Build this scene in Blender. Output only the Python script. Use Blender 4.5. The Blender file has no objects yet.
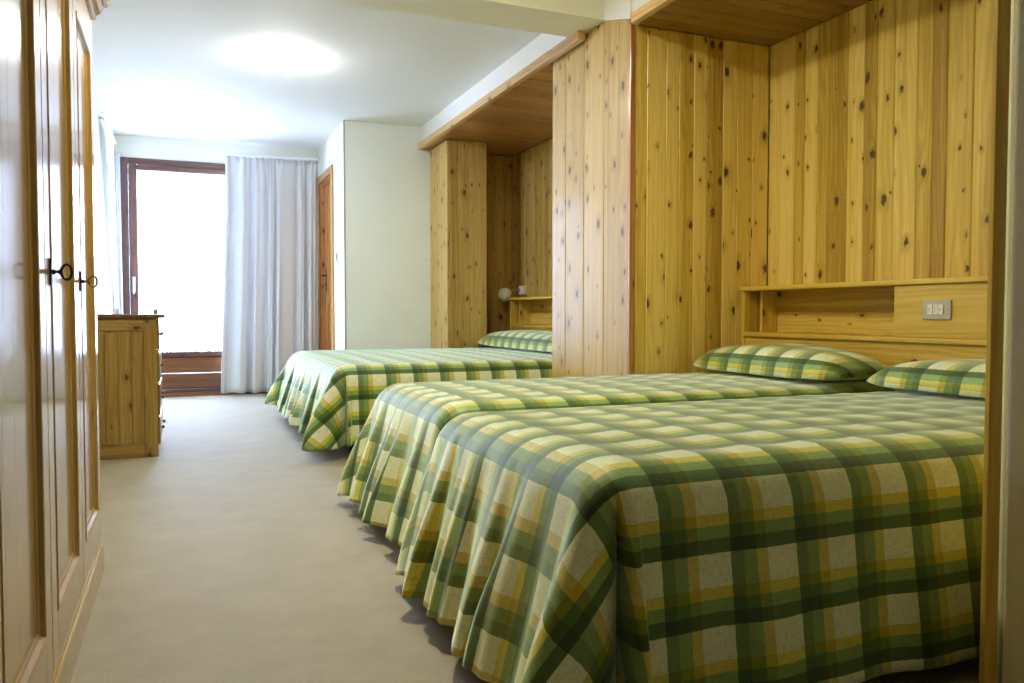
import bpy, bmesh, math, random
import numpy as np
from mathutils import Vector, Matrix

S = bpy.context.scene
COL = S.collection

# ------------------------------------------------------------------ camera, world, exposure
cam_d = bpy.data.cameras.new('camera')
cam_d.sensor_width = 36.0
cam_d.lens = 796.4 * 36.0 / 1024.0
cam_d.clip_start = 0.02
cam = bpy.data.objects.new('camera', cam_d)
COL.objects.link(cam)
cam.location = (0.0, 0.0, 0.9)
cam.rotation_euler = (math.pi / 2 - math.atan(28.5 / 796.4), 0.0, -math.atan(332.0 / 796.4))
S.camera = cam

S.view_settings.view_transform = 'Standard'
S.view_settings.look = 'None'
S.view_settings.gamma = 1.0
S.view_settings.use_curve_mapping = False
S.view_settings.exposure = 0.75

w = bpy.data.worlds.new('daylight')
S.world = w
w.use_nodes = True
bg = w.node_tree.nodes['Background']
bg.inputs['Color'].default_value = (0.53, 0.68, 1.0, 1)
bg.inputs['Strength'].default_value = 33.0

try:
    S.cycles.use_denoising = True
    S.cycles.max_bounces = 10
    S.cycles.diffuse_bounces = 6
    S.cycles.glossy_bounces = 5
    S.cycles.transparent_max_bounces = 12
    S.cycles.sample_clamp_indirect = 6.0
    S.cycles.caustics_reflective = False
    S.cycles.caustics_refractive = False
except Exception:
    pass

LAMP_NEAR = 114.0      # emission of the ceiling lamp over the near beds
LAMP_FAR = 62.0       # emission of the ceiling lamp in the far half

pd = bpy.data.lights.new('window_portal', 'AREA')     # sky portal filling the balcony door opening
pd.shape = 'RECTANGLE'
pd.size = 1.5
pd.size_y = 2.45
pd.cycles.is_portal = True
po = bpy.data.objects.new('window_portal', pd)
COL.objects.link(po)
po.location = (0.25, 9.45, 1.28)
po.rotation_euler = (math.pi / 2, 0, math.pi)
po.rotation_euler = Vector((0, 1, 0)).to_track_quat('Z', 'Y').to_euler()

# ------------------------------------------------------------------ materials
def nt(name):
    m = bpy.data.materials.new(name)
    m.use_nodes = True
    t = m.node_tree
    return m, t, t.nodes['Principled BSDF']

def nd(t, typ, **kw):
    n = t.nodes.new(typ)
    for k, v in kw.items():
        if k in n.inputs.keys():
            n.inputs[k].default_value = v
        else:
            setattr(n, k, v)
    return n

def lk(t, a, b):
    t.links.new(a, b)

def math_n(t, op, a, b=None):
    n = t.nodes.new('ShaderNodeMath')
    n.operation = op
    for i, x in enumerate((a, b)):
        if x is None:
            continue
        if isinstance(x, (int, float)):
            n.inputs[i].default_value = x
        else:
            t.links.new(x, n.inputs[i])
    return n.outputs[0]

def ramp(t, fac, stops, interp='LINEAR'):
    n = t.nodes.new('ShaderNodeValToRGB')
    n.color_ramp.interpolation = interp
    e = n.color_ramp.elements
    while len(e) > 1:
        e.remove(e[-1])
    e[0].position = stops[0][0]
    e[0].color = (*stops[0][1], 1)
    for p, c in stops[1:]:
        k = e.new(p)
        k.color = (*c, 1)
    t.links.new(fac, n.inputs[0])
    return n.outputs[0]

def mixc(t, fac, a, b, mode='MIX'):
    n = t.nodes.new('ShaderNodeMix')
    n.data_type = 'RGBA'
    n.blend_type = mode
    for i, x in ((0, fac), (6, a), (7, b)):
        if isinstance(x, (int, float)):
            n.inputs[i].default_value = x
        elif isinstance(x, tuple):
            n.inputs[i].default_value = (*x, 1)
        else:
            t.links.new(x, n.inputs[i])
    return n.outputs[2]

def comb(t, x, y, z=0.0):
    n = t.nodes.new('ShaderNodeCombineXYZ')
    for i, v in enumerate((x, y, z)):
        if isinstance(v, (int, float)):
            n.inputs[i].default_value = v
        else:
            t.links.new(v, n.inputs[i])
    return n.outputs[0]

def wood(name, light, mid, dark, knots=0.55, rough=0.34, coat=0.25, tintamt=0.30, coat_rough=0.15, knot_col=(0.055, 0.020, 0.006)):
    """knotty pine in UV metres: u across the board, v along the grain; colour attribute 'tint' varies by board"""
    m, t, b = nt(name)
    uv = nd(t, 'ShaderNodeUVMap')
    uv.uv_map = 'UVMap'
    sep = nd(t, 'ShaderNodeSeparateXYZ')
    lk(t, uv.outputs[0], sep.inputs[0])
    u, v = sep.outputs[0], sep.outputs[1]
    at = nd(t, 'ShaderNodeAttribute')
    at.attribute_name = 'tint'
    tint = at.outputs['Fac']
    # knots
    vo = nd(t, 'ShaderNodeTexVoronoi')
    vo.voronoi_dimensions = '2D'
    vo.feature = 'F1'
    lk(t, comb(t, math_n(t, 'MULTIPLY', u, 9.0), math_n(t, 'MULTIPLY', v, 5.2)), vo.inputs['Vector'])
    vo.inputs['Scale'].default_value = 1.0
    cs = nd(t, 'ShaderNodeSeparateColor')
    lk(t, vo.outputs['Color'], cs.inputs[0])
    nz = nd(t, 'ShaderNodeTexNoise')
    nz.noise_dimensions = '2D'
    lk(t, uv.outputs[0], nz.inputs['Vector'])
    nz.inputs['Scale'].default_value = 60.0
    dist = math_n(t, 'ADD', vo.outputs['Distance'], math_n(t, 'MULTIPLY', math_n(t, 'SUBTRACT', nz.outputs[0], 0.5), 0.16))
    has = math_n(t, 'LESS_THAN', cs.outputs[0], knots)
    rad = math_n(t, 'ADD', math_n(t, 'MULTIPLY', math_n(t, 'POWER', cs.outputs[1], 2.0), 0.125), 0.045)
    kn = nd(t, 'ShaderNodeMapRange')
    kn.interpolation_type = 'SMOOTHSTEP'
    lk(t, math_n(t, 'DIVIDE', dist, rad), kn.inputs[0])
    kn.inputs[1].default_value = 0.55
    kn.inputs[2].default_value = 1.15
    kn.inputs[3].default_value = 1.0
    kn.inputs[4].default_value = 0.0
    kmask = math_n(t, 'MULTIPLY', kn.outputs[0], has)
    halo = nd(t, 'ShaderNodeMapRange')
    halo.interpolation_type = 'SMOOTHSTEP'
    lk(t, math_n(t, 'DIVIDE', dist, rad), halo.inputs[0])
    halo.inputs[1].default_value = 0.7
    halo.inputs[2].default_value = 3.4
    halo.inputs[3].default_value = 1.0
    halo.inputs[4].default_value = 0.0
    hmask = math_n(t, 'MULTIPLY', halo.outputs[0], has)
    # year rings: bands across the board, bent round the knots
    n1 = nd(t, 'ShaderNodeTexNoise')
    n1.noise_dimensions = '3D'
    lk(t, comb(t, math_n(t, 'MULTIPLY', u, 7.0), math_n(t, 'MULTIPLY', v, 0.8), math_n(t, 'MULTIPLY', tint, 13.0)), n1.inputs['Vector'])
    n1.inputs['Scale'].default_value = 1.0
    n1.inputs['Detail'].default_value = 3.0
    ph = math_n(t, 'ADD', math_n(t, 'MULTIPLY', u, 190.0), math_n(t, 'MULTIPLY', n1.outputs[0], 46.0))
    ph = math_n(t, 'ADD', ph, math_n(t, 'MULTIPLY', hmask, 4.5))
    ring = math_n(t, 'ADD', math_n(t, 'MULTIPLY', math_n(t, 'SINE', ph), 0.5), 0.5)
    n2 = nd(t, 'ShaderNodeTexNoise')
    lk(t, comb(t, math_n(t, 'MULTIPLY', u, 260.0), math_n(t, 'MULTIPLY', v, 3.0), tint), n2.inputs['Vector'])
    n2.inputs['Scale'].default_value = 1.0
    n2.inputs['Detail'].default_value = 4.0
    n3 = nd(t, 'ShaderNodeTexNoise')
    lk(t, comb(t, math_n(t, 'MULTIPLY', u, 22.0), math_n(t, 'MULTIPLY', v, 0.55), math_n(t, 'MULTIPLY', tint, 31.0)), n3.inputs['Vector'])
    n3.inputs['Scale'].default_value = 1.0
    n3.inputs['Detail'].default_value = 2.0
    g = math_n(t, 'ADD', math_n(t, 'MULTIPLY', ring, 0.14), math_n(t, 'MULTIPLY', n2.outputs[0], 0.34))
    g = math_n(t, 'ADD', g, math_n(t, 'MULTIPLY', n3.outputs[0], 0.66))
    g = math_n(t, 'ADD', g, math_n(t, 'MULTIPLY', math_n(t, 'SUBTRACT', tint, 0.5), tintamt))
    col = ramp(t, g, [(0.28, light), (0.58, mid), (0.90, dark)])
    col = mixc(t, math_n(t, 'MULTIPLY', hmask, 0.45), col, dark)
    col = mixc(t, math_n(t, 'MULTIPLY', kmask, 0.92), col, knot_col)
    lk(t, col, b.inputs['Base Color'])
    b.inputs['Roughness'].default_value = rough
    b.inputs['Coat Weight'].default_value = coat
    b.inputs['Coat Roughness'].default_value = coat_rough
    bp = nd(t, 'ShaderNodeBump')
    bp.inputs['Strength'].default_value = 0.06
    bp.inputs['Distance'].default_value = 0.002
    lk(t, n2.outputs[0], bp.inputs['Height'])
    lk(t, bp.outputs[0], b.inputs['Normal'])
    return m

M = {}
M['pine'] = wood('pine_panelling', (0.84, 0.645, 0.215), (0.68, 0.485, 0.095), (0.41, 0.255, 0.038), tintamt=0.62, knots=0.68, rough=0.44, coat=0.10)
M['pine_plain'] = wood('pine_joinery', (0.74, 0.54, 0.115), (0.62, 0.42, 0.068), (0.41, 0.24, 0.036), knots=0.16, tintamt=0.2)
M['pine_ward'] = wood('pine_wardrobe', (0.50, 0.33, 0.12), (0.39, 0.24, 0.075), (0.24, 0.13, 0.04), knots=0.07, rough=0.24, coat=0.55, coat_rough=0.09, tintamt=0.15)
M['pine_dark'] = wood('pine_dark_edge', (0.30, 0.14, 0.04), (0.20, 0.085, 0.025), (0.10, 0.04, 0.015), knots=0.1)
M['pine_red'] = wood('larch_ceiling', (0.50, 0.25, 0.08), (0.36, 0.16, 0.045), (0.19, 0.075, 0.022), knots=0.3)
M['pine_far'] = wood('pine_panelling_darker', (0.64, 0.45, 0.165), (0.51, 0.335, 0.090), (0.29, 0.165, 0.035), tintamt=0.50, knots=0.68, rough=0.50, coat=0.08)  # darker copy of the panelling pine, for the far alcove and partition front
M['trim_wood'] = wood('larch_trim', (0.78, 0.53, 0.25), (0.64, 0.40, 0.16), (0.38, 0.20, 0.065), knots=0.2)
M['pine_mould'] = wood('pine_moulding', (0.46, 0.30, 0.10), (0.36, 0.215, 0.055), (0.22, 0.12, 0.028), knots=0.1, rough=.28, coat=.4)
M['pine_chest'] = wood('pine_chest', (0.46, 0.31, 0.10), (0.33, 0.205, 0.050), (0.19, 0.10, 0.022), knots=0.5)
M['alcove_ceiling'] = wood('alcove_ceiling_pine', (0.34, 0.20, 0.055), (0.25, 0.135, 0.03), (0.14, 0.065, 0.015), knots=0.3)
M['door_wood'] = wood('pine_door', (0.62, 0.33, 0.11), (0.50, 0.235, 0.065), (0.28, 0.11, 0.03), knots=0.4)
M['frame_wood'] = wood('stained_window_wood', (0.13, 0.058, 0.040), (0.085, 0.034, 0.024), (0.04, 0.015, 0.011), knots=0.3, tintamt=0.25, knot_col=(0.03, 0.010, 0.006))
M['board_wood'] = wood('stained_boards', (0.22, 0.090, 0.034), (0.15, 0.055, 0.020), (0.07, 0.025, 0.010), knots=0.3, knot_col=(0.04, 0.013, 0.006))

def plain(name, col, rough=0.6, metal=0.0, noise=0.0, nscale=8.0, bump=0.0, bscale=200.0, coat=0.0):
    m, t, b = nt(name)
    tc = nd(t, 'ShaderNodeTexCoord')
    if noise > 0:
        n = nd(t, 'ShaderNodeTexNoise')
        lk(t, tc.outputs['Object'], n.inputs['Vector'])
        n.inputs['Scale'].default_value = nscale
        n.inputs['Detail'].default_value = 5.0
        lo = tuple(c * (1 - noise) for c in col)
        hi = tuple(min(1, c * (1 + noise)) for c in col)
        lk(t, ramp(t, n.outputs[0], [(0.3, lo), (0.7, hi)]), b.inputs['Base Color'])
    else:
        b.inputs['Base Color'].default_value = (*col, 1)
    b.inputs['Roughness'].default_value = rough
    b.inputs['Metallic'].default_value = metal
    b.inputs['Coat Weight'].default_value = coat
    if bump > 0:
        n = nd(t, 'ShaderNodeTexNoise')
        lk(t, tc.outputs['Object'], n.inputs['Vector'])
        n.inputs['Scale'].default_value = bscale
        n.inputs['Detail'].default_value = 3.0
        bp = nd(t, 'ShaderNodeBump')
        bp.inputs['Strength'].default_value = bump
        bp.inputs['Distance'].default_value = 0.003
        lk(t, n.outputs[0], bp.inputs['Height'])
        lk(t, bp.outputs[0], b.inputs['Normal'])
    return m

M['plaster'] = plain('painted_plaster', (0.80, 0.80, 0.70), 0.7, noise=0.015, nscale=3, bump=0.05, bscale=120)
M['ceiling'] = plain('ceiling_paint', (0.80, 0.80, 0.79), 0.75, noise=0.01, nscale=3)
M['green_wall'] = plain('pale_green_plaster', (0.84, 0.89, 0.86), 0.65, noise=0.015, nscale=3, bump=0.05, bscale=120)
M['rear'] = plain('brown_rear_wall', (0.20, 0.13, 0.06), 0.6, noise=0.1)  # unseen wall, made dark and set back to cut bounce light
M['beam'] = plain('cream_beam_paint', (0.82, 0.82, 0.73), 0.6, noise=0.012, nscale=3)
M['cream_wall'] = plain('cream_plaster', (0.88, 0.85, 0.64), 0.65, noise=0.015, nscale=3, bump=0.05, bscale=120)
M['bead'] = plain('corner_bead_metal', (0.42, 0.45, 0.36), 0.45, metal=0.3)
M['black_metal'] = plain('blackened_iron', (0.05, 0.045, 0.045), 0.35, metal=0.9)
M['brass'] = plain('aged_brass', (0.42, 0.33, 0.16), 0.32, metal=1.0)
M['dark_leg'] = plain('dark_bed_frame', (0.022, 0.018, 0.016), 0.5)
M['mattress'] = plain('mattress_ticking', (0.62, 0.60, 0.52), 0.9, bump=0.1)
M['white_plastic'] = plain('white_plastic', (0.85, 0.85, 0.84), 0.35)
M['grey_plastic'] = plain('grey_plastic', (0.28, 0.29, 0.30), 0.4)
M['plate_grey'] = plain('brushed_plate', (0.50, 0.49, 0.44), 0.38, metal=0.35)
M['hole'] = plain('socket_hole', (0.02, 0.02, 0.02), 0.6)
M['concrete'] = plain('balcony_concrete', (0.7, 0.7, 0.68), 0.9)

def carpet():
    m, t, b = nt('beige_carpet')
    tc = nd(t, 'ShaderNodeTexCoord')
    n = nd(t, 'ShaderNodeTexNoise')
    lk(t, tc.outputs['Object'], n.inputs['Vector'])
    n.inputs['Scale'].default_value = 4.5
    n.inputs['Detail'].default_value = 8.0
    n.inputs['Roughness'].default_value = 0.65
    n2 = nd(t, 'ShaderNodeTexNoise')
    lk(t, tc.outputs['Object'], n2.inputs['Vector'])
    n2.inputs['Scale'].default_value = 190.0
    n2.inputs['Detail'].default_value = 4.0
    f = math_n(t, 'ADD', math_n(t, 'MULTIPLY', n.outputs[0], 0.75), math_n(t, 'MULTIPLY', n2.outputs[0], 0.25))
    lk(t, ramp(t, f, [(0.30, (0.252, 0.213, 0.138)), (0.5, (0.304, 0.262, 0.174)), (0.70, (0.356, 0.311, 0.216))]), b.inputs['Base Color'])
    b.inputs['Roughness'].default_value = 0.7
    b.inputs['Sheen Weight'].default_value = 0.35
    bp = nd(t, 'ShaderNodeBump')
    bp.inputs['Strength'].default_value = 0.5
    bp.inputs['Distance'].default_value = 0.004
    lk(t, n2.outputs[0], bp.inputs['Height'])
    lk(t, bp.outputs[0], b.inputs['Normal'])
    return m
M['carpet'] = carpet()

PU, PV = 0.176, 0.154       # plaid repeat along the bed and across it
CREAM, YELL, GRN, DRK = (0.86, 0.91, 0.72), (0.66, 0.56, 0.035), (0.140, 0.280, 0.060), (0.022, 0.068, 0.012)

def plaid(name):
    """woven check: UV in repeats; both thread systems run cream, yellow, green, dark green"""
    m, t, b = nt(name)
    uv = nd(t, 'ShaderNodeUVMap')
    uv.uv_map = 'UVMap'
    sep = nd(t, 'ShaderNodeSeparateXYZ')
    lk(t, uv.outputs[0], sep.inputs[0])
    wn = nd(t, 'ShaderNodeTexNoise')
    lk(t, uv.outputs[0], wn.inputs['Vector'])
    wn.inputs['Scale'].default_value = 9.0
    wob = math_n(t, 'MULTIPLY', math_n(t, 'SUBTRACT', wn.outputs[0], 0.5), 0.03)
    warp = [(0.0, CREAM), (0.47, (0.58, 0.48, 0.08)), (0.63, (0.140, 0.245, 0.060)), (0.82, (0.065, 0.135, 0.030))]
    weft = [(0.0, CREAM), (0.46, YELL), (0.62, GRN), (0.80, DRK)]
    cols = []
    for k in (0, 1):
        f = math_n(t, 'FRACT', math_n(t, 'ADD', sep.outputs[k], wob))
        cols.append(ramp(t, f, weft if k else warp, 'CONSTANT'))
    pr = mixc(t, 1.0, cols[0], cols[1], 'MULTIPLY')
    gm = nd(t, 'ShaderNodeGamma')
    lk(t, pr, gm.inputs[0])
    gm.inputs[1].default_value = 0.65
    # slubs of the weave
    a1 = nd(t, 'ShaderNodeTexNoise')
    lk(t, comb(t, math_n(t, 'MULTIPLY', sep.outputs[0], 6.0), math_n(t, 'MULTIPLY', sep.outputs[1], 95.0)), a1.inputs['Vector'])
    a1.inputs['Scale'].default_value = 1.0
    a1.inputs['Detail'].default_value = 3.0
    a2 = nd(t, 'ShaderNodeTexNoise')
    lk(t, comb(t, math_n(t, 'MULTIPLY', sep.outputs[0], 95.0), math_n(t, 'MULTIPLY', sep.outputs[1], 6.0)), a2.inputs['Vector'])
    a2.inputs['Scale'].default_value = 1.0
    a2.inputs['Detail'].default_value = 3.0
    sl = math_n(t, 'ADD', math_n(t, 'MULTIPLY', a1.outputs[0], 0.5), math_n(t, 'MULTIPLY', a2.outputs[0], 0.5))
    shade = ramp(t, sl, [(0.30, (0.55, 0.55, 0.55)), (0.55, (1, 1, 1)), (0.75, (1.0, 1.0, 1.0))])
    col = mixc(t, 1.0, gm.outputs[0], shade, 'MULTIPLY')
    lk(t, col, b.inputs['Base Color'])
    b.inputs['Roughness'].default_value = 0.52
    b.inputs['Specular IOR Level'].default_value = 0.5
    b.inputs['Sheen Weight'].default_value = 1.0
    b.inputs['Sheen Roughness'].default_value = 0.38
    b.inputs['Sheen Tint'].default_value = (0.86, 1.0, 0.78, 1)
    bp = nd(t, 'ShaderNodeBump')
    bp.inputs['Strength'].default_value = 0.25
    bp.inputs['Distance'].default_value = 0.002
    lk(t, sl, bp.inputs['Height'])
    lk(t, bp.outputs[0], b.inputs['Normal'])
    return m
M['plaid'] = plaid('green_plaid_cloth')

def cloth(name, col, transl, transp=0.0, rough=0.9):
    m, t, b = nt(name)
    out = t.nodes['Material Output']
    b.inputs['Base Color'].default_value = (*col, 1)
    b.inputs['Roughness'].default_value = rough
    b.inputs['Specular IOR Level'].default_value = 0.1
    tr = nd(t, 'ShaderNodeBsdfTranslucent')
    tr.inputs['Color'].default_value = (*col, 1)
    mx = nd(t, 'ShaderNodeMixShader')
    mx.inputs[0].default_value = transl
    lk(t, b.outputs[0], mx.inputs[1])
    lk(t, tr.outputs[0], mx.inputs[2])
    last = mx.outputs[0]
    if transp > 0:
        tp = nd(t, 'ShaderNodeBsdfTransparent')
        m2 = nd(t, 'ShaderNodeMixShader')
        m2.inputs[0].default_value = transp
        lk(t, last, m2.inputs[1])
        lk(t, tp.outputs[0], m2.inputs[2])
        last = m2.outputs[0]
    lk(t, last, out.inputs['Surface'])
    return m
M['curtain'] = cloth('grey_lilac_curtain', (0.70, 0.71, 0.75), 0.08)
M['sheer'] = cloth('white_net', (0.92, 0.92, 0.92), 0.5, 0.55)
M['voile'] = cloth('white_voile', (0.93, 0.93, 0.93), 0.4)

def glass():
    m, t, b = nt('window_glass')
    out = t.nodes['Material Output']
    tp = nd(t, 'ShaderNodeBsdfTransparent')
    gl = nd(t, 'ShaderNodeBsdfGlossy')
    gl.inputs['Roughness'].default_value = 0.02
    mx = nd(t, 'ShaderNodeMixShader')
    mx.inputs[0].default_value = 0.06
    lk(t, tp.outputs[0], mx.inputs[1])
    lk(t, gl.outputs[0], mx.inputs[2])
    lk(t, mx.outputs[0], out.inputs['Surface'])
    return m
M['glass'] = glass()

def emis(name, col, strength):
    m, t, b = nt(name)
    b.inputs['Base Color'].default_value = (0.9, 0.9, 0.88, 1)
    b.inputs['Emission Color'].default_value = (*col, 1)
    b.inputs['Emission Strength'].default_value = strength
    return m
M['lamp_near'] = emis('lit_lamp_glass_warm', (1.0, 0.93, 0.66), LAMP_NEAR)
M['lamp_far'] = emis('lit_lamp_glass_white', (0.94, 0.97, 1.0), LAMP_FAR)

# ------------------------------------------------------------------ builders
def link(name, me, mat=None, parent=None, smooth=False, loc=None):
    if mat is not None:
        me.materials.append(mat)
    if smooth:
        me.polygons.foreach_set('use_smooth', [True] * len(me.polygons))
    o = bpy.data.objects.new(name, me)
    COL.objects.link(o)
    if parent is not None:
        o.parent = parent
        o.matrix_parent_inverse = Matrix.Translation(-Vector(parent.location))
    return o

def tag(o, label, cat, group=None):
    o['label'] = label
    o['category'] = cat
    if group:
        o['group'] = group
    return o

def thing(name, label, cat, loc=(0, 0, 0), group=None):
    o = bpy.data.objects.new(name, None)
    o.empty_display_size = 0.05
    o.location = loc
    COL.objects.link(o)
    return tag(o, label, cat, group)

def structure(o):
    o['kind'] = 'structure'
    return o

class Boxes:
    """collects bevelled boxes (with grain UVs and a tint per box) into ONE mesh"""
    def __init__(self, seed=0):
        self.bm = bmesh.new()
        self.uv = self.bm.loops.layers.uv.new('UVMap')
        self.tc = self.bm.faces.layers.float.new('tint')
        self.r = random.Random(seed)

    def _uv(self, faces, grain, tint, off):
        for f in faces:
            f[self.tc] = tint
            n = f.normal
            ax = max(range(3), key=lambda i: abs(n[i]))
            oth = [i for i in range(3) if i != ax]
            if grain in oth:
                oth.remove(grain)
                ua, va = oth[0], grain
            else:
                ua, va = oth
            for l in f.loops:
                c = l.vert.co
                l[self.uv].uv = (c[ua] + off[0], c[va] + off[1])

    def box(self, x0, x1, y0, y1, z0, z1, grain=2, bev=0.002, tint=None, seg=1):
        g = bmesh.new()
        bmesh.ops.create_cube(g, size=1.0)
        for v in g.verts:
            v.co = Vector((x0 + (v.co.x + .5) * (x1 - x0), y0 + (v.co.y + .5) * (y1 - y0), z0 + (v.co.z + .5) * (z1 - z0)))
        if bev > 0:
            bmesh.ops.bevel(g, geom=g.edges[:], offset=bev, segments=seg, affect='EDGES', profile=0.5)
        self.merge(g, grain, tint)

    def merge(self, g, grain=2, tint=None):
        g.normal_update()
        t = self.r.random() if tint is None else tint
        off = (self.r.uniform(0, 40), self.r.uniform(0, 40))
        vm = {}
        new = []
        for v in g.verts:
            vm[v] = self.bm.verts.new(v.co)
        for f in g.faces:
            try:
                nf = self.bm.faces.new([vm[v] for v in f.verts])
                nf.smooth = f.smooth
                new.append(nf)
            except ValueError:
                pass
        for f in new:
            f.normal_update()
        self._uv(new, grain, t, off)
        g.free()

    def prism(self, pts, axis, a0, a1, grain=None, tint=None, bev=0.0):
        """profile pts (in the two other axes, in order) pushed along axis from a0 to a1"""
        g = bmesh.new()
        oth = [i for i in range(3) if i != axis]
        rings = []
        for a in (a0, a1):
            ring = []
            for p in pts:
                c = [0, 0, 0]
                c[axis] = a
                c[oth[0]], c[oth[1]] = p
                ring.append(g.verts.new(c))
            rings.append(ring)
        n = len(pts)
        for i in range(n):
            g.faces.new([rings[0][i], rings[0][(i + 1) % n], rings[1][(i + 1) % n], rings[1][i]])
        g.faces.new(rings[0][::-1])
        g.faces.new(rings[1])
        bmesh.ops.recalc_face_normals(g, faces=g.faces[:])
        if bev > 0:
            bmesh.ops.bevel(g, geom=g.edges[:], offset=bev, segments=2, affect='EDGES', profile=0.5)
        self.merge(g, axis if grain is None else grain, tint)

    def tube(self, pts, r, n=10, closed=False, tint=None):
        """round bar along points"""
        g = bmesh.new()
        P = [Vector(p) for p in pts]
        rings = []
        m = len(P)
        prev = None
        for i in range(m):
            if closed:
                d = (P[(i + 1) % m] - P[i - 1]).normalized()
            else:
                d = (P[min(i + 1, m - 1)] - P[max(i - 1, 0)]).normalized()
            up = prev if prev is not None else (Vector((0, 0, 1)) if abs(d.z) < 0.9 else Vector((1, 0, 0)))
            a = d.cross(up)
            if a.length < 1e-6:
                a = d.cross(Vector((0, 1, 0)))
            a.normalize()
            b = a.cross(d).normalized()
            prev = b
            rr = r[i] if isinstance(r, (list, tuple)) else r
            rings.append([g.verts.new(P[i] + (a * math.cos(k / n * math.tau) + b * math.sin(k / n * math.tau)) * rr) for k in range(n)])
        for i in range(m if closed else m - 1):
            A, B = rings[i], rings[(i + 1) % m]
            for k in range(n):
                f = g.faces.new([A[k], A[(k + 1) % n], B[(k + 1) % n], B[k]])
                f.smooth = True
        if not closed:
            g.faces.new(rings[0][::-1])
            g.faces.new(rings[-1])
        bmesh.ops.recalc_face_normals(g, faces=g.faces[:])
        self.merge(g, 2, tint)

    def lathe(self, prof, c, axis=2, n=28, tint=None):
        """profile [(radius, height)] spun about axis through c"""
        g = bmesh.new()
        rings = []
        for (r, h) in prof:
            ring = []
            for k in range(n):
                a = k / n * math.tau
                p = [0, 0, 0]
                oth = [i for i in range(3) if i != axis]
                p[axis] = h
                p[oth[0]] = r * math.cos(a)
                p[oth[1]] = r * math.sin(a)
                ring.append(g.verts.new(Vector(p) + Vector(c)))
            rings.append(ring)
        for A, B in zip(rings, rings[1:]):
            for k in range(n):
                f = g.faces.new([A[k], A[(k + 1) % n], B[(k + 1) % n], B[k]])
                f.smooth = True
        g.faces.new(rings[0][::-1])
        g.faces.new(rings[-1])
        bmesh.ops.remove_doubles(g, verts=g.verts[:], dist=1e-5)
        bmesh.ops.recalc_face_normals(g, faces=g.faces[:])
        self.merge(g, axis, tint)

    def obj(self, name, mat, parent=None):
        me = bpy.data.meshes.new(name)
        self.bm.to_mesh(me)
        self.bm.free()
        return link(name, me, mat, parent)

def planks(axis, a0, a1, normal_axis, n0, n1, z0, z1, seed, wmin=0.075, wmax=0.125, grain=2, bev=0.0045, mat='pine', name='wall_alcove', edges=None):
    """tongue-and-groove boarding: boards side by side along 'axis', thickness n0..n1 along normal_axis, running z0..z1 along grain"""
    B = Boxes(seed)
    r = random.Random(seed * 7 + 3)
    ed = [a0]
    while ed[-1] < a1 - 1e-6:
        wd = r.uniform(wmin, wmax)
        nx = ed[-1] + wd
        if a1 - nx < wmin * 0.6:
            nx = a1
        ed.append(nx)
    ed = edges or ed
    for p, q in zip(ed, ed[1:]):
        c = [0] * 6
        rng = {axis: (p + 0.0006, q - 0.0006), normal_axis: (n0, n1), grain: (z0, z1)}
        B.box(rng[0][0], rng[0][1], rng[1][0], rng[1][1], rng[2][0], rng[2][1], grain=grain, bev=bev)
    return structure(B.obj(name, M[mat]))

def grid_mesh(name, V, UV, mat, parent=None, closed_u=False, tint=False):
    """V: (n, m, 3) array, UV: (n, m, 2)"""
    n, m = V.shape[:2]
    idx = np.arange(n * m).reshape(n, m)
    f = np.stack([idx[:-1, :-1], idx[1:, :-1], idx[1:, 1:], idx[:-1, 1:]], -1).reshape(-1, 4)
    me = bpy.data.meshes.new(name)
    me.from_pydata(V.reshape(-1, 3).tolist(), [], f.tolist())
    lay = me.uv_layers.new(name='UVMap')
    uvf = UV.reshape(-1, 2)[f.reshape(-1)]
    lay.data.foreach_set('uv', uvf.reshape(-1).tolist())
    return link(name, me, mat, parent, smooth=True)

# ------------------------------------------------------------------ room sizes
CZ = 2.755            # ceiling
XL = -0.64            # left wall
YB = 9.29             # back wall
XN = 3.25             # alcove back wall
YR = -3.4             # rear wall behind the camera
BX, BY = 1.48, 7.77   # corner of the bathroom block
N1, N2 = 1.253, 3.80   # near alcove
P2 = 4.79             # far alcove starts
XP = 2.285            # front of the boarding

def slab(name, x0, x1, y0, y1, z0, z1, mat):
    B = Boxes(1)
    B.box(x0, x1, y0, y1, z0, z1, bev=0)
    return structure(B.obj(name, M[mat]))

slab('floor', -0.9, 3.5, YR - .1, YB + .14, -0.1, 0.0, 'carpet')
slab('ceiling', -0.9, 3.5, YR - .1, YB + .14, CZ, CZ + 0.1, 'ceiling')
slab('wall_left', XL - .12, XL, YR, YB + .12, 0, CZ, 'plaster')
slab('wall_rear', -0.9, 3.5, YR - .1, YR, 0, CZ, 'rear')
slab('wall_right', XN + .02, XN + .14, YR, BY + .12, 0, CZ, 'plaster')
# back wall with the balcony door opening
DX0, DX1, DZ = -0.555, 1.06, 2.525
B = Boxes(1)
B.box(XL, DX0, YB, YB + .14, 0, CZ, bev=0)
B.box(DX1, BX + .2, YB, YB + .14, 0, CZ, bev=0)
B.box(DX0, DX1, YB, YB + .14, DZ, CZ, bev=0)
structure(B.obj('wall_back', M['plaster']))
# bathroom block: side wall with door opening, front wall
B = Boxes(1)
JY0, JY1, JZ = 8.40, 9.18, 2.36
B.box(BX, BX + .12, BY, JY0, 0, CZ, bev=0)
B.box(BX, BX + .12, JY1, YB, 0, CZ, bev=0)
B.box(BX, BX + .12, JY0, JY1, JZ, CZ, bev=0)
structure(B.obj('wall_bathroom_side', M['plaster']))
slab('wall_bathroom_front', BX + .006, XN + .02, BY - .004, BY + .12, 0, CZ, 'green_wall')
B = Boxes(1)
B.box(BX - .004, BX + .012, BY - .010, BY + .006, 0, CZ, bev=.003)
structure(B.obj('trim_1', M['bead']))
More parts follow.
